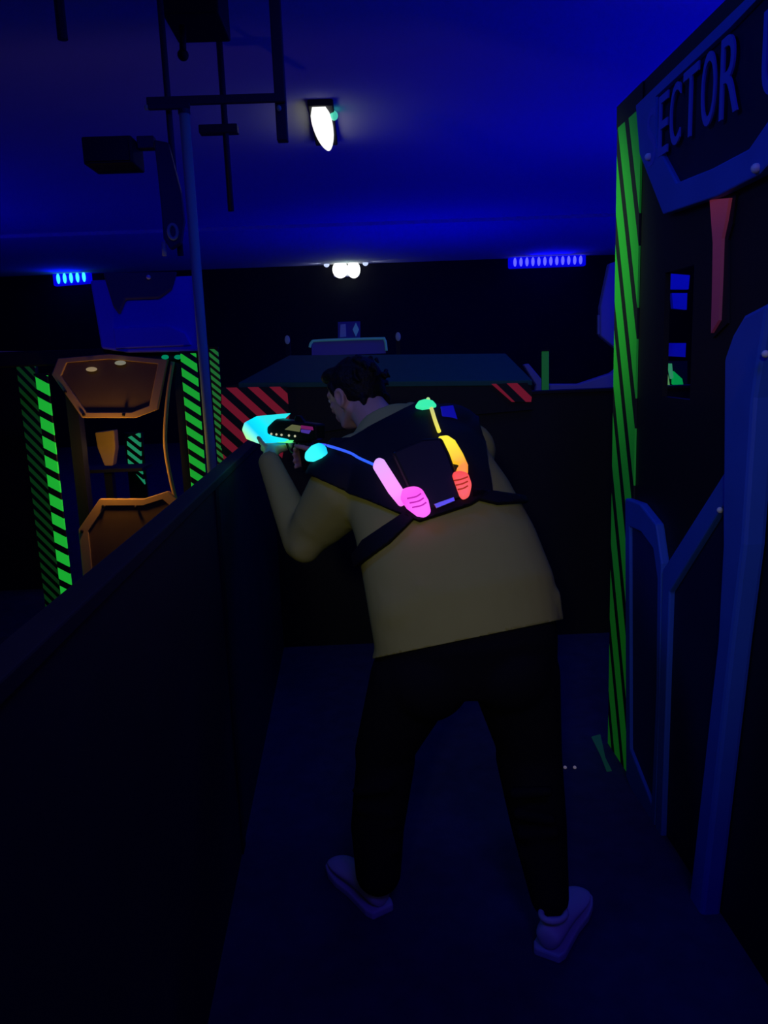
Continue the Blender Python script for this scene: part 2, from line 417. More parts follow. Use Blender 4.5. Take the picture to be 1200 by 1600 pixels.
# dark hanging arm with an eye at its lower end
t = thing('bracket_arm', onY(268, 390, 4.32), 'dark tapering steel arm with a round eye at its lower end beside the pale pole', 'bracket')
pl = [(240,218),(262,222),(282,300),(287,345),(282,380),(266,390),(255,372),(252,330),(246,270)]
mk('arm', prism(B_(), [onY(x, y, 4.28) for x, y in pl], V((0, 0.05, 0))), M['blackmetal'], t, bevel=0.006)
cen = onY(270, 362, 4.272); 
mk('eye', tube(B_(), [cen + V((math.cos(k*math.pi/8)*.022, 0, math.sin(k*math.pi/8)*.035)) for k in range(16)], 0.009, 8, True), M['pale_metal'], t, smooth=True)
bm = B_(); tube(bm, [onY(257, 400, 4.3), onY(256, 378, 4.3)], 0.012, 8); mk('stub', bm, M['pale_metal'], t, smooth=True)

# tall pale pole
xp = onY(303, 370, 4.25).x
ptop = onY(290, 178, 4.25).z
t = thing('steel_pole', (xp, 4.25, 0), 'tall pale steel pole rising beside the blue panel above the striped posts', 'pole')
mk('pole', tube(B_(), [(xp, 4.25, 0), (xp, 4.25, ptop)], 0.026, 16), M['pale_metal'], t, smooth=True)
mk('cap', tube(B_(), [(xp, 4.25, ptop), (xp, 4.25, ptop + .02)], 0.03, 16), M['blackmetal'], t)
mk('base_plate', box(B_(), (xp-.04, 4.21, 0), (xp+.04, 4.28, .012)), M['blackmetal'], t)

# blue panel above the left structure
YS = 4.4
pan = [(140,438),(312,430),(318,549),(200,551),(158,545)]
t = thing('overhead_board', onY(235, 549, YS - .06), 'blue-lit plate with a dark notch, mounted above the striped window frame at left', 'board')
mk('plate', prism(B_(), [onY(x, y, YS - .06) for x, y in pan], V((0, .05, 0))), M['board'], t, bevel=0.012)
notch = [(160,426),(276,424),(268,452),(248,466),(196,468),(186,492),(176,478)]
mk('notch_plate', prism(B_(), [onY(x, y, YS - .085) for x, y in notch], V((0, .025, 0))), mat('navy_plate', (0.05, 0.05, 0.12), .7), t, bevel=0.01)
low = [(176,512),(262,508),(290,520),(300,540),(180,545)]
mk('lower_rib', prism(B_(), [onY(x, y, YS - .075) for x, y in low], V((0, .015, 0))), M['board'], t, bevel=0.012)
mk('screw', ball(B_(), onY(232, 433, YS - .095), 0.012, seg=10), M['sign_text'], t, smooth=True)

# ------------------------------------------------------------------ left window structure
t = thing('window_barricade', (onY(190, 700, YS).x, YS, 0), 'black barricade with hexagonal tan plates above and below its orange-lit opening', 'barricade')
zt = onY(190, 552, YS).z
xa = onY(62, 600, YS).x; xb = onY(325, 600, YS).x
mk('header', box(B_(), (xa - 1.3, YS, zt - 0.05), (xb, YS + .1, zt + .03)), M['black'], t, bevel=0.008)
def jamb(px, w=0.05): 
    x = onY(px, 650, YS).x; return box(B_(), (x - w/2, YS + .02, 0), (x + w/2, YS + .1, zt - .05))
mk('jamb', jamb(112, 0.06), M['black'], t); mk('jamb', jamb(283, 0.05), M['black'], t)
xa2 = onY(112, 650, YS).x; xb2 = onY(283, 650, YS).x
mk('sill_panel', box(B_(), (xa2, YS + .04, 0), (xb2, YS + .1, onY(200, 840, YS).z)), M['black'], t)
def hexplate(poly, k, depth):
    """tan rim with a recessed middle"""
    pts = [onY(x, y, YS - .05) for x, y in poly]
    inn = shrink(pts, k)
    r = mk('rim', ring(B_(), pts, inn, V((0, .035, 0))), M['tan'], t, bevel=0.004)
    mk('recess', prism(B_(), [p + V((0, .012, 0)) for p in shrink(pts, k*0.9)], V((0, .02, 0))), M['tan_shaded'], r)
    return r
r1 = hexplate([(80,585),(128,653),(212,653),(246,640),(262,562),(170,553),(90,560)], 0.17, 0)
for x, y in ((131,648),(193,648),(102,612)):
    mk('bolt', ball(B_(), onY(x, y, YS - .055), 0.009, seg=10), M['bolt'], r1, smooth=True)
r2 = hexplate([(155,780),(224,780),(262,768),(300,800),(300,960),(135,960),(122,828)], 0.17, 0)
for x, y in ((161,791),(212,792),(128,830)):
    mk('bolt', ball(B_(), onY(x, y, YS - .055), 0.009, seg=10), M['bolt'], r2, smooth=True)
mk('curved_rail', tube(B_(), bez([onY(270, 565, YS-.03), onY(262, 620, YS-.03), onY(258, 690, YS-.03), onY(266, 745, YS-.03), onY(277, 790, YS-.03)], 8), 0.011, 10), M['tan'], t, smooth=True)
mk('curved_rail', tube(B_(), bez([onY(256, 565, YS-.03), onY(250, 610, YS-.03), onY(240, 642, YS-.03)], 8), 0.007, 10), M['tan'], t, smooth=True)
for x, y, c in ((143,577,(0.30,0.22,0.12)), (188,567,(0.22,0.22,0.16))):
    mk('button_light', ball(B_(), onY(x, y, YS - .07), (.03, .012, .012), seg=12), glow('warm_button', c, 0.8), t, smooth=True)
for x, y in ((258,558),(278,558)):
    mk('corner_light', ball(B_(), onY(x, y, YS - .03), (.02, .012, .012), seg=12), glow('teal_button', (0.0, 0.25, 0.12), 0.8), t, smooth=True)
# warm lamp of the opening: shines on the plates above and below it
wl = onY(172, 718, YS - .13)
point('orange_window_lamp', wl, 2.4, (1.0, 0.52, 0.10), 0.03)
# brown block and ledge seen through the opening
t = thing('tan_block', onY(165, 735, 4.9), 'small tan wedge-shaped block seen through the orange-lit opening', 'block')
mk('wedge', prism(B_(), [onY(x, y, 4.9) for x, y in ((148,676),(178,672),(180,700),(176,728),(163,728),(152,700))], V((0,.08,0))), M['tan'], t, bevel=.006)
mk('stand', box(B_(), (onY(160,733,4.9).x, 4.92, 0), (onY(172,733,4.9).x, 4.98, onY(165,733,4.9).z)), M['black'], t)
mk('shelf', box(B_(), (onY(125,733,4.9).x, 4.86, onY(150,738,4.9).z), (onY(225,733,4.9).x, 5.1, onY(150,733,4.9).z)), M['black'], t)
point('orange_inner_lamp', onY(188, 700, 4.75), 0.08, (1.0, 0.6, 0.2), 0.02)

GREEN = (0.012, 0.50, 0.035)
GTEAL = (0.02, 0.42, 0.18)
def post(px, pyref, pytop, wpx, y, m, label, cat='striped post', group=None, dep=0.016, zb=0.0, foot=True):
    c = onY(px, pyref, y); hw = pxm(c, wpx/2); zt_ = onY(px, pytop, y).z
    t = thing('striped_post', (c.x, y, zb), label, cat, group)
    mk('post', box(B_(), (c.x - hw, y - dep/2, zb), (c.x + hw, y + dep/2, zt_)), m, t, bevel=0.004)
    mk('cap', box(B_(), (c.x - hw - .004, y - dep/2 - .004, zt_), (c.x + hw + .004, y + dep/2 + .004, zt_ + .012)), M['black'], t)
    if foot: mk('foot_plate', box(B_(), (c.x - hw - .03, y - dep/2 - .02, zb), (c.x + hw + .03, y + dep/2 + .02, zb + .01)), M['blackmetal'], t)
    return t
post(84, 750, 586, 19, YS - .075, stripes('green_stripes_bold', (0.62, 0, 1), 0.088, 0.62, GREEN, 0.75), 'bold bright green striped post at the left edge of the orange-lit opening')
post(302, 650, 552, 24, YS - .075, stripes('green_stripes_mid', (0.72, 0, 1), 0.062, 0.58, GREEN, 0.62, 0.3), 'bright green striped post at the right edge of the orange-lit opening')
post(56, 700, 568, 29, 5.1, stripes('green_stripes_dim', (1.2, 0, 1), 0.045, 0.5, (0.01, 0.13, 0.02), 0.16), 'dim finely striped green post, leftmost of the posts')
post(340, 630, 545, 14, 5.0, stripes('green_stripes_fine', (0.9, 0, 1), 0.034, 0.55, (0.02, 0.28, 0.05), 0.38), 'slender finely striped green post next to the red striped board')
# inner green striped board seen through the opening
t = thing('striped_board', onY(210, 745, 6.0), 'small teal-green striped board seen inside the orange-lit opening', 'striped board')
mk('board', prism(B_(), [onY(x, y, 6.0) for x, y in ((198,684),(218,676),(221,735),(226,757),(200,725))], V((0,.03,0))), stripes('teal_stripes', (0.9, 0, 1), 0.052, 0.5, GTEAL, 0.5), t)
mk('backing_post', box(B_(), (onY(196,700,6.03).x, 6.03, 0), (onY(224,700,6.03).x, 6.06, onY(210,676,6.03).z)), M['black'], t)
t = thing('teal_marker', onY(107, 650, 5.6), 'tiny teal striped marker behind the upper tan plate', 'marker')
mk('marker_plate', prism(B_(), [onY(x, y, 5.6) for x, y in ((104,625),(111,630),(114,655),(107,658))], V((0,.02,0))), stripes('teal_marker_stripes', (1.0, 0, .5), 0.05, 0.5, (0.02,0.2,0.13), 0.5), t)
mk('stand', box(B_(), (onY(106,650,5.6).x, 5.62, 0), (onY(112,650,5.6).x, 5.65, onY(110,630,5.6).z)), M['black'], t)
# pale blue strip on the top of the neighbouring wall, far left
t = thing('obstacle_wall', onY(20, 560, 6.0), 'dark lane wall with a blue-lit top edge at the left border', 'wall')
zz = onY(30, 556, 6.0).z
mk('panel', box(B_(), (-6, 6.1, 0), (onY(40, 556, 6).x, 6.2, zz)), M['black'], t)
mk('top_rail', prism(B_(), [onY(x, y, 6.0) for x, y in ((-60,548),(60,549),(128,548),(60,556),(-60,566))], V((0,.2,0))), mat('blue_white_rail', (.35,.35,.45), .6), t)

# ================================================================== BARRICADE AT THE END OF THE LANE
t = thing('end_barricade', (onY(600, 600, YE + .05).x, YE + .1, 0), 'wide dark barricade with a teal lid and red striped corners ending the lane', 'barricade')
YF = YE - .02
body = [(345,605),(372,600),(830,596),(832,640),(600,660),(345,700)]
mk('front_panel', prism(B_(), [onY(x, y, YF) for x, y in body], V((0, .02, 0))), M['black'], t)
fr = [onY(x, y, YF - .005) for x, y in ((372,598),(832,594))]
bk = [onY(452, 555, YF + .34), onY(790, 552, YF + .34)]
lid = [fr[0], fr[1], bk[1], bk[0]]
mk('lid', prism(B_(), lid, V((0, 0.0, -0.03))), M['teal'], t, bevel=.004)
REDC = (0.20, 0.008, 0.022)
rs = stripes('red_stripes', (-1.0, 0, -1.0), 0.083, 0.5, REDC, 0.55, 0.1)
mk('striped_corner', prism(B_(), [onY(x, y, YF - .012) for x, y in ((346,606),(448,604),(452,650),(440,720),(352,730),(346,700))], V((0,.01,0))), rs, t)
mk('striped_corner', prism(B_(), [onY(x, y, YF - .012) for x, y in ((768,600),(824,598),(832,612),(830,628),(800,628))], V((0,.01,0))), rs, t)
# console behind the barricade
YC = 5.2
t = thing('score_console', onY(545, 550, YC), 'low console with a thin teal-edged screen behind the crouching person', 'console')
mk('screen_rim', tube(B_(), bez([onY(484, 543, YC), onY(487, 535, YC), onY(500, 532, YC), onY(590, 529, YC), onY(601, 531, YC), onY(604, 548, YC)], 6), 0.008, 8), mat('teal_rim', (.15,.5,.5), .4, emit=(0.02,0.10,0.13), es=.35), t, smooth=True)
mk('screen', prism(B_(), [onY(x, y, YC + .01) for x, y in ((487,534),(600,531),(603,552),(487,556))], V((0,.03,0))), mat('blue_screen', (.1,.1,.4), .4, emit=(0.0,0.0,0.12), es=.12), t)
mk('pedestal', box(B_(), (onY(500,560,YC+.1).x, YC + .05, 0), (onY(590,560,YC+.1).x, YC + .25, onY(545,556,YC+.1).z)), M['black'], t)
mk('status_panel', prism(B_(), [onY(x, y, YC + .05) for x, y in ((528,503),(563,502),(563,528),(528,529))], V((0,.02,0))), mat('status_blue', (.05,.05,.3), .5, emit=(0.0,0.0,0.05), es=.3), t)
mk('status_mark', prism(B_(), [onY(x, y, YC + .04) for x, y in ((532,507),(540,506),(541,526),(531,527))], V((0,.01,0))), mat('mark_pale', (.2,.2,.5), .5, emit=(0.01,0.02,0.10), es=.5), t)
mk('status_mark', prism(B_(), [onY(x, y, YC + .04) for x, y in ((556,504),(561,515),(556,526),(551,515))], V((0,.01,0))), mat('mark_teal', (.2,.4,.6), .5, emit=(0.01,0.05,0.11), es=.6), t)
for x, y, lab in ((449, 531, 'faint pale glint left of the console screen'), (622, 526, 'faint blue glint right of the console screen')):
    q = onY(x, y, 5.6)
    tt = thing('faint_glint', (q.x, q.y, 0), lab, 'glint')
    mk('lens', ball(B_(), q, (.018, .012, .03), seg=12), mat('faint_glint_glow', (.2,.2,.3), .4, emit=(.02,.03,.09), es=.5), tt, smooth=True)  # glint put in as a small glowing ball, no lamp there
    mk('stand', box(B_(), (q.x - .015, 5.62, 0), (q.x + .015, 5.65, q.z + .03)), M['black'], tt)

# things right of the barricade
post(852, 590, 549, 11, 5.0, mat('green_post', (0.02,0.25,0.05), .6, emit=(0.01,0.13,0.025), es=.35), 'small plain green post behind the right end of the barricade')
t = thing('angled_frame', onY(900, 612, 5.4), 'blue-lit angular frame standing behind the end wall between barricade and striped post', 'frame')
blu = mat('blue_frame_paint', (0.28, 0.28, 0.5), .6)
mk('lower_rail', prism(B_(), [onY(x, y, 5.4) for x, y in ((858,600),(905,600),(956,583),(985,560),(985,600),(950,612),(858,614))], V((0,.08,0))), blu, t, bevel=.01)
mk('side_rail', prism(B_(), [onY(x, y, 5.4) for x, y in ((952,412),(985,400),(985,560),(956,540),(938,525),(938,480))], V((0,.06,0))), blu, t, bevel=.01)
mk('edge_strip', prism(B_(), [onY(x, y, 5.39) for x, y in ((934,492),(937,492),(937,522),(934,522))], V((0,.02,0))), mat('pale_strip', (.3,.35,.3), .5), t)
mk('diagonal_brace', prism(B_(), [onY(x, y, 5.4) for x, y in ((818,570),(826,568),(846,592),(846,625),(836,622),(838,602))], V((0,.05,0))), blu, t, bevel=.006)
mk('leg', box(B_(), (onY(860,600,5.45).x, 5.42, 0), (onY(985,600,5.45).x, 5.46, onY(900,606,5.45).z)), M['black'], t)
point('fill_behind_barricade', (1.7, 4.9, 2.2), 1.5, BLUE, .05)  # unseen blue point light behind the end wall

# ================================================================== RIGHT WALL DRESSING
def RX(poly, off=0.0): return [onX(x, y, XR - off) for x, y in poly]
out = V((-0.03, 0, 0))
t = thing('striped_corner_panel', (XR, wy_far, 0), 'tall green diagonal striped panel on the near end of the right wall', 'striped panel')
sy0 = onX(1003, 300, XR).y
zt1 = onX(985, 165, XR).z
ztt = onX(985, 185, XR).z
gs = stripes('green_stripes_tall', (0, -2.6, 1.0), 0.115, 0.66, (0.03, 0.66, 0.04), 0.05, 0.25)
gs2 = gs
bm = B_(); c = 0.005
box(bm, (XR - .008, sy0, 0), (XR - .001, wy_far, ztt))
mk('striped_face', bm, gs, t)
mk('cap', box(B_(), (XR - c, sy0, ztt), (XR, wy_far + .02, ztop)), M['black'], t, bevel=.01)

t = thing('sector_sign', RX([(1100, 200)])[0], 'dark blue plate sign lettered SECTOR high on the right wall', 'sign')
outer = [(1006,165),(1012,240),(1050,335),(1138,306),(1206,272),(1300,170),(1300,-110),(1160,20)]
inner = [(1040,150),(1040,225),(1072,285),(1130,262),(1188,232),(1260,130),(1260,-60),(1160,42)]
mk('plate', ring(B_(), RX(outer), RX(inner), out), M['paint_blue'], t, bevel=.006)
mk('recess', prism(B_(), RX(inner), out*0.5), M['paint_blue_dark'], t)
for x, y in ((1181,263),(1013,245)):
    mk('bolt', ball(B_(), onX(x, y, XR - .035), .012, seg=10), M['sign_text'], t, smooth=True)
def letter(ch, x0, x1, ytop, ybot):
    """one raised letter; x0..x1 photo columns, ytop/ybot rows at its middle"""
    cu = bpy.data.curves.new('glyph', 'FONT'); cu.body = ch; cu.extrude = 0.0; cu.size = 1.0; cu.resolution_u = 6
    o = bpy.data.objects.new('glyph', cu); COL.objects.link(o)
    dg = bpy.context.evaluated_depsgraph_get(); me = bpy.data.meshes.new_from_object(o.evaluated_get(dg))
    bpy.data.objects.remove(o)
    xs = [v.co.x for v in me.vertices]; ys = [v.co.y for v in me.vertices]
    bx0, bx1, by0, by1 = min(xs), max(xs), min(ys), max(ys)
    xm = (x0 + x1) / 2; XS = XR - 0.031
    ya = onX(x0, 150, XS).y; yb = onX(x1, 150, XS).y
    z1 = onX(xm, ytop, XS).z; z0 = onX(xm, ybot, XS).z
    bm = bmesh.new(); bm.from_mesh(me); bpy.data.meshes.remove(me)
    for v in bm.verts:
        u = (v.co.x - bx0) / (bx1 - bx0); w = (v.co.y - by0) / (by1 - by0)
        v.co = V((XS, ya + (yb - ya) * u, z0 + (z1 - z0) * w))
    r = bmesh.ops.extrude_face_region(bm, geom=bm.faces[:])
    for g in r['geom']:
        if isinstance(g, bmesh.types.BMVert): g.co.x += 0.005
    mk('letter', bm, LET, t)
LET = M['sign_text_dim'] = mat('dim_sign_letters', (0.10, 0.13, 0.62), 0.6)
for ch, x0, x1, yt, yb_ in (('S',1012,1026,168,258),('E',1030,1044,146,240),('C',1047,1063,130,226),('T',1067,1090,106,212),('O',1095,1117,82,196),('R',1124,1152,54,180),('U',1188,1226,8,146)):
    letter(ch, x0, x1, yt, yb_)

t = thing('red_neon_strip', onX(1130, 510, XR), 'tapering orange-red light strip below the sign on the right wall', 'light strip')
mk('strip', prism(B_(), RX([(1117,312),(1148,309),(1142,345),(1136,372),(1134,430),(1131,500),(1119,520),(1121,440),(1122,380)]), out*.5), 
   gradglow('red_strip_glow', V((0,0,0)), V((0,0,0.55)), [(0.0,(0.03,0.002,0.012)),(0.45,(0.05,0.005,0.02)),(0.85,(0.13,0.014,0.02)),(1.0,(0.17,0.025,0.02))], 1.0), t)
mk('mount', prism(B_(), RX([(1112,306),(1154,302),(1148,350),(1141,375),(1140,505),(1117,528),(1114,440)]), out*.2), M['black'], t)

t = thing('wall_plate', onX(1010, 1100, XR), 'low blue-grey angular plate beside the green striped panel on the right wall', 'wall plate')
pl = [(989,778),(1012,786),(1038,818),(1047,880),(1044,1100),(1034,1330),(990,1215)]
po = RX(pl)
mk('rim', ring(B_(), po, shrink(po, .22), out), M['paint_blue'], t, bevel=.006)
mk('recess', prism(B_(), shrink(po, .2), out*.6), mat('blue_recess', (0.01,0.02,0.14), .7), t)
t = thing('wall_plate', onX(1100, 1100, XR), 'large five-sided plate with a slanting blue-grey upper edge, lower right wall', 'wall plate')
pl = [(1049,890),(1165,712),(1168,1000),(1106,1480),(1036,1335)]
pi = [(1060,925),(1146,790),(1148,1000),(1098,1440),(1046,1320)]
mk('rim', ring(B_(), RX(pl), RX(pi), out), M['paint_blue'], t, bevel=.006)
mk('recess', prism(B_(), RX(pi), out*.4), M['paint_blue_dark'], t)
mk('bolt', ball(B_(), onX(1125, 797, XR - .03), .009, seg=10), M['sign_text'], t, smooth=True)
t = thing('wall_beam', onX(1110, 1480, XR), 'tall blue-grey vertical beam with an angled head at the right border', 'beam')
bm = prism(B_(), RX([(1166,560),(1180,522),(1200,490),(1240,470),(1215,620),(1198,850),(1178,1000),(1118,1500),(1094,1500),(1154,1000),(1163,850)], .0), V((-0.06, 0, 0)))
mk('beam', bm, M['paint_blue'], t, bevel=.012)
mk('bolt', ball(B_(), onX(1196, 553, XR - .065), .009, seg=10), M['sign_text'], t, smooth=True)

# seen through the opening in the right wall
def through(name, label, cat, parts):
    q = onY(*parts[0][1][0], parts[0][2])
    t = thing(name, q, label, cat)
    xx = [onY(a, b, parts[0][2]).x for a, b in parts[0][1]]; zz = max(onY(a, b, parts[0][2]).z for a, b in parts[0][1])
    mk('stand', box(B_(), (min(xx), parts[0][2] + .06, 0), (min(xx) + .03, parts[0][2] + .09, zz)), M['black'], t)
    for pn, poly, y, m in parts: mk(pn, prism(B_(), [onY(a, b, y) for a, b in poly], V((0, .04, 0))), m, t)
bl = mat('blue_lit_panel', (.3,.3,.6), .6, emit=(0,0,.10), es=.25)  # blue light falling on the boards, put in as faint emission
through('blue_lit_board', 'pair of dim blue panels seen through the opening in the right wall', 'panel',
        [('upper_panel', [(1042,427),(1078,430),(1076,452),(1043,452)], 5.2, bl), ('lower_panel', [(1050,458),(1074,458),(1073,484),(1052,482)], 5.2, bl)])
through('blue_lit_board', 'single dim blue panel low in the opening in the right wall', 'panel', [('panel', [(1036,536),(1072,536),(1071,558),(1038,556)], 5.35, bl)])
through('striped_sign', 'small green striped marker seen through the opening in the right wall', 'marker',
        [('stripe', [(1038,568),(1041,568),(1048,610),(1044,614)], 5.0, glow('pale_green', (0.10,.30,.10), .8)),
         ('stripe', [(1046,568),(1050,568),(1052,590),(1050,592)], 5.0, glow('teal_green', (0.03,.25,.12), .8)),
         ('arrow', [(1053,580),(1066,592),(1070,612),(1053,600)], 5.0, glow('pure_green', (0.0,.30,.06), .8)),
         ('backing', [(1034,564),(1074,564),(1074,616),(1034,616)], 5.06, M['black'])])

# small things on the floor by the striped panel
for x, y, lab in ((883,1199,'tiny pale fleck on the floor, left of two near the striped panel'),(898,1199,'tiny pale fleck on the floor, right of two near the striped panel')):
    q = onZ(x, y, 0.004)
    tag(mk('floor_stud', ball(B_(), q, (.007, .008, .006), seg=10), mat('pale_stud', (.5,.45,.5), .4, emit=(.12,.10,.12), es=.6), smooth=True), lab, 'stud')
q = [onZ(x, y, 0) for x, y in ((924,1152),(938,1148),(946,1185),(956,1205),(948,1206),(938,1180))]  # green reflection on the floor, put in as a faintly glowing patch
tag(mk('floor_green_reflection', prism(B_(), q, V((0,0,.003))), mat('dim_green_reflection', (0.02,.15,.07), .7, emit=(0.004,.035,.018), es=.35)), 'painted patch of dim green reflection on the floor at the foot of the striped panel', 'reflection')

# ================================================================== PERSON
RT = V((math.cos(math.radians(11)), 0.05, math.sin(math.radians(11)))).normalized()
def P(px, py, y): return onY(px, py, y)
spine = [ # px, py, Y, half width px, half depth m
 (725,1068,2.20,128,.14),
 (728,1040,2.20,150,.16),
 (731,1003,2.20,146,.175),
 (720,930,2.24,147,.185),
 (702,870,2.30,140,.18),
 (676,800,2.38,128,.165),
 (648,745,2.46,118,.15),
 (628,705,2.53,104,.125),
 (610,675,2.60,72,.09),
 (598,655,2.64,40,.065)]
def torso_rings(dw=0.0, rows=None, squeeze=1.0):
    out_ = []
    S = [P(a, b, c) for a, b, c, _, _ in spine]
    RH = V((math.cos(math.radians(17)), 0.05, math.sin(math.radians(17)))).normalized()
    for i, (a, b, c, hw, hd) in enumerate(spine):
        if rows and i not in rows: continue
        s = (S[min(i+1, len(S)-1)] - S[max(i-1, 0)]).normalized()
        rt_ = RH if i <= 2 else RT
        r = (rt_ - s * rt_.dot(s)).normalized(); bk = r.cross(s)
        out_.append((S[i], r, bk, pxm(S[i], hw) * squeeze + dw, hd * squeeze + dw))
    return out_
BKV = (CP - P(730, 1000, 2.2)).normalized()
# arms
LSH, LEL, LWR = P(540,765,2.47), P(473,846,2.56), P(421,722,2.76)
RSH, REL, RWR = P(728,705,2.50), P(715,765,2.80), P(520,715,2.90)
# gun frame
GR = P(502, 678, 2.80); GM = P(388, 668, 3.02)
gd = (GM - GR).normalized()
gn = V((gd.y, -gd.x, 0)).normalized()
if gn.dot(CP - GR) < 0: gn = -gn
gu = gn.cross(gd).normalized()
if gu.z < 0: gu = -gu
def G(a, b, c): return GR + gd*a + gn*b + gu*c
GL = (GM - GR).length
print('gun length', GL)

# ---- shirt
def arm_blob(bm, k):
    capsule(bm, LSH, .118*k, LSH*.45 + LEL*.55, .092*k); capsule(bm, LSH*.45 + LEL*.55, .092*k, LEL, .066*k)
    capsule(bm, LEL, .066*k, LEL*.5 + LWR*.5, .054*k); capsule(bm, LEL*.5 + LWR*.5, .054*k, LWR, .040*k)
    capsule(bm, RSH, .095*k, REL, .075*k); capsule(bm, REL, .07*k, RWR, .042*k)
bm = B_(); loft(bm, torso_rings(rows=range(1, 10))); arm_blob(bm, 1.0)
# yoke between the shoulders
capsule(bm, P(560,725,2.50), .10, P(700,690,2.52), .10)
# belly and side fullness, loose hem folds
ball(bm, P(790,930,2.22), .12); ball(bm, P(650,950,2.2), .13)
for k, (x, y) in enumerate(((600,960),(610,1000),(600,915))): capsule(bm, P(x, y, 2.2), .035, P(x + 60, y + 4, 2.1), .02)
capsule(bm, P(850,935,2.2), .05, P(862,965,2.2), .035)
# folds at elbow
for k in range(4): ball(bm, LEL + (LSH - LEL)*(0.06 + .1*k) + V((0, -.03, -.02)), .055 - .002*k)
# collar / hood roll
cps = [P(562,690,2.60), P(585,676,2.56), P(612,660,2.54), P(640,646,2.56), P(640,640,2.68), P(600,660,2.75), P(562,685,2.70)]
tube(bm, bez(cps + [cps[0]], 6), 0.026, 12)
sh = remesh(bm, 0.010, 7)
# cut sleeve at the wrist cleanly
d = (LWR - LEL).normalized()
bvh_s = BVHTree.FromBMesh(sh)

def hit(px, py):
    h, n, i, dd = bvh_s.ray_cast(CP, ray(px, py))
    if h is None:
        h, n, i, dd = bvh_s.find_nearest(onY(px, py, 2.45))
    return h, n
shirt_src = sh.copy()

# ---- body (skin): head, neck, hands and the body under the clothes in one mesh
HC = P(553, 612, 2.74)                    # centre of the cranium
fd = V((-0.72, 0.62, -0.30)).normalized() # facing
hu = V((-0.10, 0.10, 1.0)); hu = (hu - fd * hu.dot(fd)).normalized()
hr = fd.cross(hu).normalized()            # the head's right hand side
AX = (fd, hr, hu)
def HD(a, b, c): return HC + fd*a + hr*b + hu*c
bm = B_()
ball(bm, HD(-.008, 0, .012), (.098, .076, .092), AX, 28)
ball(bm, HD(.030, 0, -.035), (.062, .060, .085), AX, 24)
ball(bm, HD(.050, 0, -.092), (.034, .034, .026), AX, 18)          # chin
for s in (-1, 1):
    capsule(bm, HD(-.015, s*.056, -.060), .020, HD(.050, s*.026, -.096), .018)   # jaw line
    ball(bm, HD(.062, s*.036, -.028), (.022, .022, .018), AX, 14)  # cheek bone
    capsule(bm, HD(.086, s*.012, .014), .009, HD(.074, s*.046, .012), .009)      # brow
    ball(bm, HD(.078, s*.031, -.004), (.012, .014, .010), AX, 12)  # eye lid
    # ear: rim, lobe, bowl
    ec = HD(-.006, s*.080, -.018)
    tube(bm, [ec + fd*(math.cos(k*math.pi/6)*.016) + hu*(math.sin(k*math.pi/6)*.028) + hr*(s*.006) for k in range(12)], .0062, 8, True)
    ball(bm, ec - hr*(s*.004), (.015, .007, .026), AX, 12)
    ball(bm, ec - hu*.028 + fd*.003, (.009, .006, .011), AX, 10)
capsule(bm, HD(.090, 0, .004), .009, HD(.108, 0, -.034), .012)      # nose
for s in (-1, 1): ball(bm, HD(.099, s*.011, -.037), .0085, None, 10)
capsule(bm, HD(.088, -.018, -.062), .0075, HD(.088, .018, -.062), .0075)   # upper lip
capsule(bm, HD(.084, -.016, -.073), .008, HD(.084, .016, -.073), .008)     # lower lip
NB = P(598, 672, 2.62)
capsule(bm, HD(-.028, 0, -.045), .060, NB, .070, 20)
loft(bm, torso_rings(dw=-0.022, rows=range(1, 10)))
arm_blob(bm, 0.78)
# hands -------------------------------------------------------------
def finger(bm, pts, r0, r1):
    n = len(pts)
    for i in range(n - 1):
        ra = r0 + (r1 - r0) * i / (n - 1); rb = r0 + (r1 - r0) * (i + 1) / (n - 1)
        capsule(bm, pts[i], ra, pts[i+1], rb, 12)
# left hand cradles the fore end from below
hw_ = .040
pa = GL * 0.60
palm = [(pa - .035, .018), (pa - .012, .018), (pa + .012, .018), (pa + .034, .016)]
for x, r in palm: capsule(bm, G(x, .030, -.066), .0155, G(x, -.028, -.062), .013, 12)
capsule(bm, LWR, .030, G(pa, .028, -.072), .026)
for i, x in enumerate((pa + .036, pa + .013, pa - .011, pa - .033)):
    L_ = (.026, .030, .028, .020)[i]
    finger(bm, [G(x, -.028, -.062), G(x + .002, -.050, -.048), G(x + .003, -.056, -.048 + L_), G(x + .003, -.046, -.040 + L_ * 1.7)], .0098, .0078)
finger(bm, [G(pa - .020, .034, -.070), G(pa + .008, .050, -.058), G(pa + .030, .050, -.040), G(pa + .046, .046, -.026)], .0125, .0085)
# right hand closes round the grip
ga = .075
capsule(bm, RWR, .030, G(ga - .05, -.012, -.085), .028)
for j in range(4): capsule(bm, G(ga - .052, -.018, -.058 - .020*j), .0125, G(ga - .020, -.034, -.058 - .020*j), .0115, 12)
for j in range(4):
    z = -.056 - .021*j; q = (.0, .004, .002, -.004)[j]
    finger(bm, [G(ga - .020, -.034, z), G(ga + .024 + q, -.036, z - .002), G(ga + .040 + q, -.012, z - .003), G(ga + .032 + q, .024, z - .004)], .0095, .0078)
finger(bm, [G(ga - .050, .000, -.064), G(ga - .034, .028, -.052), G(ga - .008, .036, -.046), G(ga + .016, .034, -.046)], .012, .0085)
# legs under the trousers
LHIP, LKN, LAN = P(640,1070,2.20), P(597,1190,2.24), P(592,1375,2.19)
RHIP, RKN, RAN = P(808,1062,2.20), P(832,1190,2.20), P(860,1418,2.03)
capsule(bm, LHIP, .080, LKN, .055); capsule(bm, LKN, .055, LAN, .036)
capsule(bm, RHIP, .080, RKN, .055); capsule(bm, RKN, .055, RAN, .036)
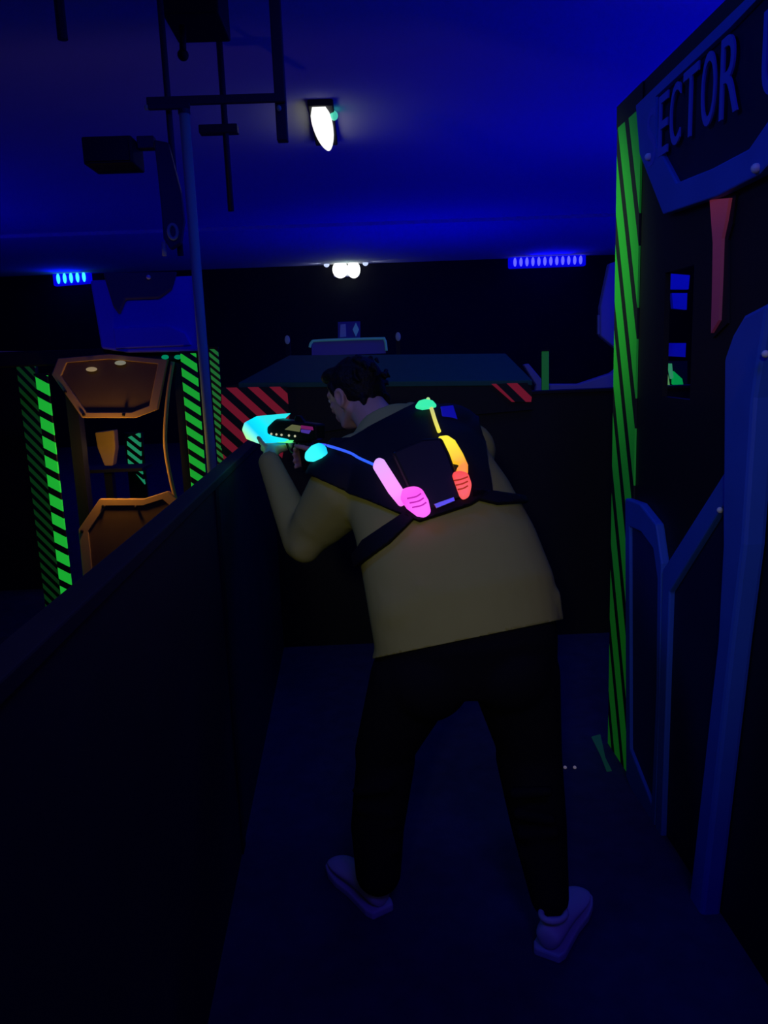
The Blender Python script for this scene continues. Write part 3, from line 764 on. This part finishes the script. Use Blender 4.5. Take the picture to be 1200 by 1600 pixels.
# feet
LHE, LTO = onZ(596, 1428), onZ(528, 1358)
RHE, RTO = onZ(856, 1496), onZ(902, 1412)
def footdirs(h, t_):
    d = (t_ - h); d.z = 0; d.normalize(); return d, V((-d.y, d.x, 0))
LD, LS = footdirs(LHE, LTO); RD, RS_ = footdirs(RHE, RTO)
for h, d, an in ((LHE, LD, LAN), (RHE, RD, RAN)):
    capsule(bm, an, .036, h + d*.035 + V((0,0,.045)), .030)
    capsule(bm, h + d*.035 + V((0,0,.045)), .030, h + d*.19 + V((0,0,.035)), .022)
body = remesh(bm, 0.0062, 3, 0.45)
base = V(((LHE.x + RHE.x)/2, (LHE.y + RHE.y)/2, 0))
PERSON = mk('person', body, M['skin'], origin=base, smooth=True)
tag(PERSON, 'person in olive-grey sweatshirt, black trousers and glowing vest, hunched forward aiming a lit blaster', 'person')
h0 = onY(592, 1027, 2.2); h1 = onY(872, 969, 2.2)
hn = (h1 - h0).cross(BKV).normalized()
if hn.z > 0: hn = -hn
bmesh.ops.bisect_plane(sh, geom=sh.verts[:] + sh.edges[:] + sh.faces[:], plane_co=h0, plane_no=hn, clear_outer=True)
es_ = [e for e in sh.edges if e.is_boundary]
rr = bmesh.ops.extrude_edge_only(sh, edges=es_)
hc = sum((e.verts[0].co for e in es_), V((0,0,0))) / max(1, len(es_))
for g in rr['geom']:
    if isinstance(g, bmesh.types.BMVert): g.co += (hc - g.co).normalized() * .03
mk('sweatshirt', sh, M['shirt'], PERSON, smooth=True)

# ---- hair
bm = B_()
ball(bm, HD(-.020, 0, .022), (.098, .085, .092), AX, 28)
ball(bm, HD(-.052, 0, -.010), (.062, .074, .070), AX, 24)
for s in (-1, 1):
    capsule(bm, HD(.030, s*.070, .030), .016, HD(.016, s*.078, -.004), .010)      # side burn
    ball(bm, HD(.040, s*.040, .070), (.045, .035, .028), AX, 14)
ball(bm, HD(.058, 0, .068), (.036, .05, .024), AX, 14)
for k in range(60):
    th = random.uniform(0, 2*math.pi); ph = random.uniform(-.2, 1.3)
    dv = V((math.cos(th)*math.cos(ph) - .25, math.sin(th)*math.cos(ph), math.sin(ph)))
    if dv.x > .55 and dv.z < .6: continue
    p_ = HD(-.020 + dv.x*.094, dv.y*.083, .022 + dv.z*.090)
    e_ = p_ + hu*(-.016) + fd*random.uniform(-.012, .012) + hr*random.uniform(-.01, .01)
    capsule(bm, p_, .0085, e_, .005, 8)
for k in range(12):
    p_ = HD(-.085 + random.uniform(-.01,.02), -.06 + .011*k, -.050)
    capsule(bm, p_, .014, p_ - hu*.022, .007, 8)
mk('hair', remesh(bm, 0.0055, 2, 0.4), M['hair'], PERSON, smooth=True)
# ---- eyes
for s in (-1, 1):
    mk('eye', ball(B_(), HD(.0815, s*.031, -.004), .0105, None, 14), mat('eye_white', (.6,.6,.6), .2), PERSON, smooth=True)

# ---- trousers
bm = B_(); loft(bm, torso_rings(dw=.0, rows=range(0, 4), squeeze=0.955))
capsule(bm, P(645,1062,2.19), .128, P(598,1175,2.23), .086); capsule(bm, P(603,1185,2.23), .090, P(590,1290,2.2), .082)
capsule(bm, P(590,1290,2.2), .082, P(591,1362,2.17), .070)
capsule(bm, P(805,1055,2.19), .132, P(829,1175,2.2), .094); capsule(bm, P(826,1180,2.2), .100, P(842,1290,2.12), .082)
capsule(bm, P(842,1290,2.12), .082, P(859,1402,2.03), .056)
ball(bm, P(668,1058,2.15), .125); ball(bm, P(795,1046,2.15), .125)
for k in range(4):
    a = P(560 + 4*k, 1235 + 28*k, 2.15); capsule(bm, a, .020, a + V((.085, -.02, .012*(-1)**k)), .016, 10)
    a = P(805 + 5*k, 1240 + 32*k, 2.06); capsule(bm, a, .020, a + V((.09, -.02, .012*(-1)**k)), .016, 10)
mk('trousers', remesh(bm, 0.010, 6), M['trouser'], PERSON, smooth=True)

# ---- shoes
def shoe(h, d, s, name='shoe'):
    def Q(a, b, c): return h + d*a + s*b + V((0, 0, c))
    prof = [(-.012,.032,.030),(.015,.042,.038),(.07,.042,.040),(.13,.043,.036),(.19,.051,.030),(.24,.048,.024),(.280,.036,.018),(.300,.014,.010)]
    tops = [.092,.104,.100,.086,.066,.054,.042,.028]
    bm = B_(); rows = []
    for (x, w, _), tp in zip(prof, tops):
        row = []
        for k in range(16):
            t_ = 2*math.pi*k/16
            z = .022 + (tp - .022) * (0.5 + 0.5*math.sin(t_)) ** .8
            wf = w * (1.0 - .28*max(0, math.sin(t_)))
            row.append(bm.verts.new(Q(x, wf*math.cos(t_), z)))
        rows.append(row)
    for i in range(len(rows)-1):
        for k in range(16): bm.faces.new((rows[i][k], rows[i][(k+1)%16], rows[i+1][(k+1)%16], rows[i+1][k]))
    bm.faces.new(rows[0]); bm.faces.new(list(reversed(rows[-1])))
    o = mk(name, bm, M['shoe'], PERSON, smooth=True)
    md = o.modifiers.new('sub', 'SUBSURF'); md.levels = 1; md.render_levels = 2
    # collar
    bm = B_(); tube(bm, [Q(.045 + math.cos(k*math.pi/8)*.048, math.sin(k*math.pi/8)*.032, .108 - .010*math.cos(k*math.pi/8)) for k in range(16)], .009, 10, True)
    mk('collar', bm, M['shoe'], o, smooth=True)
    # sole
    ol = []
    for x, w, _ in prof: ol.append(Q(x, w + .005, 0))
    for x, w, _ in reversed(prof): ol.append(Q(x, -w - .005, 0))
    mk('sole', prism(B_(), ol, V((0,0,.026))), M['sole'], o, bevel=.006)
    for k in range(4):
        x = .10 + .024*k
        mk('lace', tube(B_(), bez([Q(x, -.022, .080 - .006*k), Q(x+.004, 0, .089 - .007*k), Q(x, .022, .080 - .006*k)], 5), .003, 8), M['sole'], o, smooth=True)
    return o
shoe(LHE, LD, LS); shoe(RHE, RD, RS_)

# ---- vest: black harness laid over the sweatshirt
BK = (CP - P(650, 740, 2.4)).normalized()
def cutplane(a, b, y=2.38):
    p, q = onY(*a, y), onY(*b, y)
    return p, (q - CP).cross(p - CP).normalized()
def shell(src, poly, inside, off, thick):
    bm = src.copy()
    ic = onY(*inside, 2.38)
    n = len(poly)
    for i in range(n):
        p0, nn = cutplane(poly[i], poly[(i+1) % n])
        if (ic - p0).dot(nn) > 0: nn = -nn
        bmesh.ops.bisect_plane(bm, geom=bm.verts[:] + bm.edges[:] + bm.faces[:], plane_co=p0, plane_no=nn, clear_outer=True)
    bm.normal_update()
    for v in bm.verts: v.co += v.normal * off
    return bm
def mkshell(name, bm, m, parent, thick):
    me_o = mk_open(name, bm, m, parent)
    md = me_o.modifiers.new('solid', 'SOLIDIFY'); md.thickness = thick; md.offset = 1.0
    return me_o
def mk_open(name, bm, m, parent):
    me = bpy.data.meshes.new(name); org = ORG[parent]
    for v in bm.verts: v.co -= org
    bm.to_mesh(me); bm.free(); me.materials.append(m)
    for p in me.polygons: p.use_smooth = True
    o = bpy.data.objects.new(name, me); COL.objects.link(o); o.parent = parent; ORG[o] = org; return o
vb = shell(shirt_src, [(470,742),(466,736),(548,692),(632,648),(690,619),(735,608),(752,700),(768,772),(735,792),(655,818),(628,806)], (640,740), .006, .016)
VEST = mkshell('laser_vest', vb, M['vest'], PERSON, .016)
tb = B_(); loft(tb, torso_rings(rows=range(2, 10))); ball(tb, P(790,930,2.22), .12); ball(tb, P(650,950,2.2), .13)
torso_src = remesh(tb, .012, 7)
sb = shell(shirt_src, [(468,744),(470,700),(500,692),(560,690),(560,745)], (510,720), .004, .016)
mkshell('shoulder_pad', sb, M['vest'], VEST, .016)
sb = shell(shirt_src, [(640,800),(660,815),(612,850),(570,892),(556,872),(575,845)], (620,830), .010, .012)
mkshell('chest_strap', sb, M['vest'], VEST, .012)
sb = shell(shirt_src, [(735,768),(760,772),(840,785),(840,808),(775,792),(735,795)], (765,783), .010, .012)
mkshell('chest_strap', sb, M['vest'], VEST, .012)

def onback(poly, lift, nrm=None):
    """polygon on a plane touching the back at its middle"""
    cxp = sum(p[0] for p in poly)/len(poly); cyp = sum(p[1] for p in poly)/len(poly)
    h, n = hit(cxp, cyp)
    n = (n*.45 + BK*.55).normalized() if nrm is None else nrm
    p0 = h + n * lift
    return [onP(x, y, p0, n) for x, y in poly], n
FACE = {}
def pad(name, poly, lift, thick, m, parent=None, bev=.006):
    pts, n = onback(poly, lift)
    FACE['p'] = (pts[0] + n * thick, n)
    return mk(name, prism(B_(), pts, n * thick), m, parent or VEST, bevel=bev, bseg=3)
def lp(px, py, lift=.03): 
    h, n = hit(px, py); return h + n * lift
unit = pad('battery_pack', [(612,712),(660,692),(690,690),(702,715),(718,760),(725,782),(665,806),(640,772)], .010, .045, M['plastic'], bev=.010)
pad('label_plate', [(678,788),(709,777),(711,783),(682,795)], .052, .006, M['pale_glint'], bev=.001)
pad('latch', [(632,722),(660,712),(662,718),(636,729)], .052, .005, mat('dull_purple', (.05,.03,.06), .4), bev=.001)
pad('clip', [(668,699),(678,695),(679,692),(683,690),(684,697),(679,701)], .058, .005, mat('clip_metal', (.7,.8,.5), .3, emit=(.12,.16,.05), es=.5), bev=.001)
pad('shoulder_sheen', [(688,636),(708,634),(716,660),(712,690),(696,682)], .014, .006, mat('blue_glow_patch', (.02,.02,.7), .5, emit=(0,0,.16), es=.6), bev=.002)  # blue light reflecting off the shoulder pad, put in as a glowing piece

def lmat(name, a, b, stops, es=1.0):
    o = ORG[VEST]; return gradglow(name, lp(*a) - o, lp(*b) - o, stops, es)
pad('light_pod', [(479,722),(480,711),(490,700),(502,695),(511,699),(514,712),(505,719),(490,723)], .024, .022, lmat('cyan_pod', (480,720), (512,697), [(0,(0.04,.85,.85)),(.6,(.03,.95,.95)),(1,(0,.55,1.0))], 1.1), bev=.008)
cps = [lp(510,704,.034), lp(528,706,.036), lp(550,713,.03), lp(570,724,.03), lp(590,734,.034)]
mk('light_cable', tube(B_(), bez(cps, 8), .0042, 10), lmat('blue_cable', (510,704), (590,734), [(0,(0,.03,.9)),(.4,(.06,.09,1.0)),(1,(.02,.12,1.0))], 1.0), VEST, smooth=True)
m1 = lmat('violet_tube', (590,722), (640,796), [(0,(.35,.33,1.0)),(.35,(.80,.38,1.0)),(.8,(1.0,.30,1.0)),(1,(1.0,.14,.9))], 1.05)
pad('light_bar', [(584,733),(587,722),(594,717),(602,721),(618,746),(632,768),(634,790),(626,794),(608,772)], .040, .028, m1, bev=.009)
m2 = lmat('magenta_bulb', (640,766), (668,806), [(0,(1.0,.16,.85)),(.6,(1.0,.09,.85)),(1,(1.0,.15,1.0))], 1.05)
bulb = pad('light_bulb', [(626,782),(630,766),(648,762),(660,766),(670,784),(674,802),(664,810),(652,808),(636,796)], .040, .034, m2, bev=.009)
rib = mat('rib_shadow', (.2,.01,.12), .5)
def ridge(pts, parent, col):
    fp, fn = FACE['p']; mk('ridge', tube(B_(), bez([onP(x, y, fp, fn) for x, y in pts], 4), .0022, 8), col, parent, smooth=True)
rg = glow('dim_magenta', (.55,.02,.45), .9)
for k in range(3): ridge([(636 + 4*k, 779 + 7*k), (650 + 4*k, 776 + 7*k), (658 + 4*k, 771 + 7*k)], bulb, rg)
# right hand side
pad('light_pod', [(648,639),(654,630),(664,627),(676,629),(683,637),(672,640),(660,642)], .020, .018, lmat('green_pod', (650,634), (682,634), [(0,(.25,1.0,.35)),(.5,(.06,.9,.35)),(1,(.03,.85,.4))], 1.0), bev=.006)
cps = [lp(667,640,.034), lp(673,654,.032), lp(679,670,.032), lp(685,688,.036)]
mk('light_cable', tube(B_(), bez(cps, 8), .0062, 10), lmat('yellow_cable', (667,640), (685,688), [(0,(.42,.8,.25)),(.5,(.60,.60,.15)),(1,(.9,.8,.06))], 1.0), VEST, smooth=True)
m3 = lmat('yellow_tube', (690,688), (722,742), [(0,(.95,.90,.02)),(.5,(1.0,.88,.01)),(.8,(1.0,.62,.01)),(1,(1.0,.30,.03))], 1.0)
pad('light_bar', [(683,686),(698,684),(710,692),(722,712),(730,730),(730,745),(716,745),(711,738),(718,728),(706,726),(694,708)], .036, .028, m3, bev=.007)
m4 = lmat('red_bulb', (716,742), (726,780), [(0,(1.0,.28,.02)),(.4,(1.0,.07,.05)),(1,(1.0,.12,.12))], 0.95)
bulb2 = pad('light_bulb', [(705,742),(716,738),(730,742),(736,760),(732,778),(722,783),(717,776)], .036, .030, m4, bev=.008)
rg2 = glow('dim_red', (.45,.03,.01), .8)
for k in range(3): ridge([(709 + 3*k, 751 + 7*k), (720 + 2*k, 749 + 7*k), (731, 745 + 7*k)], bulb2, rg2)

# ================================================================== BLASTER
t = thing('laser_blaster', G(GL*.4, 0, -.03), 'black toy laser blaster with a glowing cyan front shell held at eye level', 'toy blaster')
def gp(poly, w, m, name, b=0.0, bev=.004, parent=None):
    """polygon in blaster coordinates (along, up), width w centred on b"""
    return mk(name, prism(B_(), [G(x, b - w/2, z) for x, z in poly], gn * w), m, parent or t, bevel=bev, bseg=2)
s = GL
bd = gp([(0,.034),(s*.35,.040),(s*.62,.044),(s*.92,.030),(s*.96,-.018),(s*.6,-.036),(s*.30,-.036),(s*.16,-.030),(0,-.018)], .048, M['plastic'], 'body', bev=.007)
gp([(.050,-.028),(.100,-.034),(.082,-.135),(.035,-.130)], .034, M['plastic'], 'grip', bev=.008)
mk('trigger_guard', tube(B_(), bez([G(.10,0,-.036), G(.115,0,-.070), G(.145,0,-.078), G(.170,0,-.036)], 6), .0045, 8), M['plastic'], t, smooth=True)
gp([(.118,-.034),(.124,-.034),(.120,-.058),(.114,-.056)], .010, M['blackmetal'], 'trigger', bev=.001)
o = ORG[t]
cy = gradglow('cyan_shell', G(s*.9, 0, -.05) - o, G(s*.7, 0, .05) - o, [(0,(.45,.9,.25)),(.22,(.25,1.0,.7)),(.45,(0.0,.62,1.0)),(.8,(0.0,.80,1.0)),(1,(.02,.75,.8))], 1.1)
shell_pts = [(s*.46,.062),(s*.80,.048),(s*.97,.022),(s*1.01,-.006),(s*.95,-.040),(s*.78,-.052),(s*.40,-.036),(s*.36,-.026),(s*.58,-.020),(s*.66,-.012),(s*.66,.010),(s*.58,.032)]
gp(shell_pts, .066, cy, 'front_shell', bev=.007)
gp([(s*.30,-.028),(s*.62,-.032),(s*.60,-.042),(s*.34,-.038)], .060, glow('green_strip', (.12,1.0,.28), 1.0), 'light_strip', bev=.002)
gp([(s*.72,-.056),(s*.60,-.054),(s*.60,-.070),(s*.68,-.076),(s*.73,-.068)], .030, glow('green_fingertip_glow', (.03,.45,.08), .9), 'fingertip_glow', b=.010, bev=.005)  # green-lit fingertip under the fore end, put in as a glowing piece
gp([(s*.32,.028),(s*.42,.008),(s*.22,.004),(s*.20,.026)], .054, glow('pale_olive', (.11,.12,.05), .9), 'side_window', bev=.002)
gp([(s*.05,.026),(s*.20,.028),(s*.20,.016),(s*.04,.014)], .054, glow('rose_panel', (.16,.01,.10), .9), 'rear_window', bev=.002)
gp([(s*.07,.013),(s*.20,.014),(s*.20,.003),(s*.10,.000)], .054, glow('violet_panel', (.06,.03,.30), .9), 'rear_window', bev=.002)
for k, x in enumerate((.60,.53,.46,.36,.28)):
    mk('diode', ball(B_(), G(s*x, .026, -.012), .0042, None, 10), glow('warm_diode', (.55,.55,.35), .9), t, smooth=True)
mk('muzzle', tube(B_(), [G(s*.98,0,-.004), G(s*1.05,0,-.004)], .014, 16), M['plastic'], t, smooth=False)
mk('sight', prism(B_(), [G(s*.20, -.006, .036), G(s*.34, -.006, .040), G(s*.32, -.006, .058), G(s*.26, -.006, .058)], gn*.012), M['plastic'], t, bevel=.002)
# colour thrown by the blaster's diodes onto the forearm and face
point('blaster_glow', G(s*.7, .10, -.07), 0.05, (0.1, 1.0, 0.5), .02)
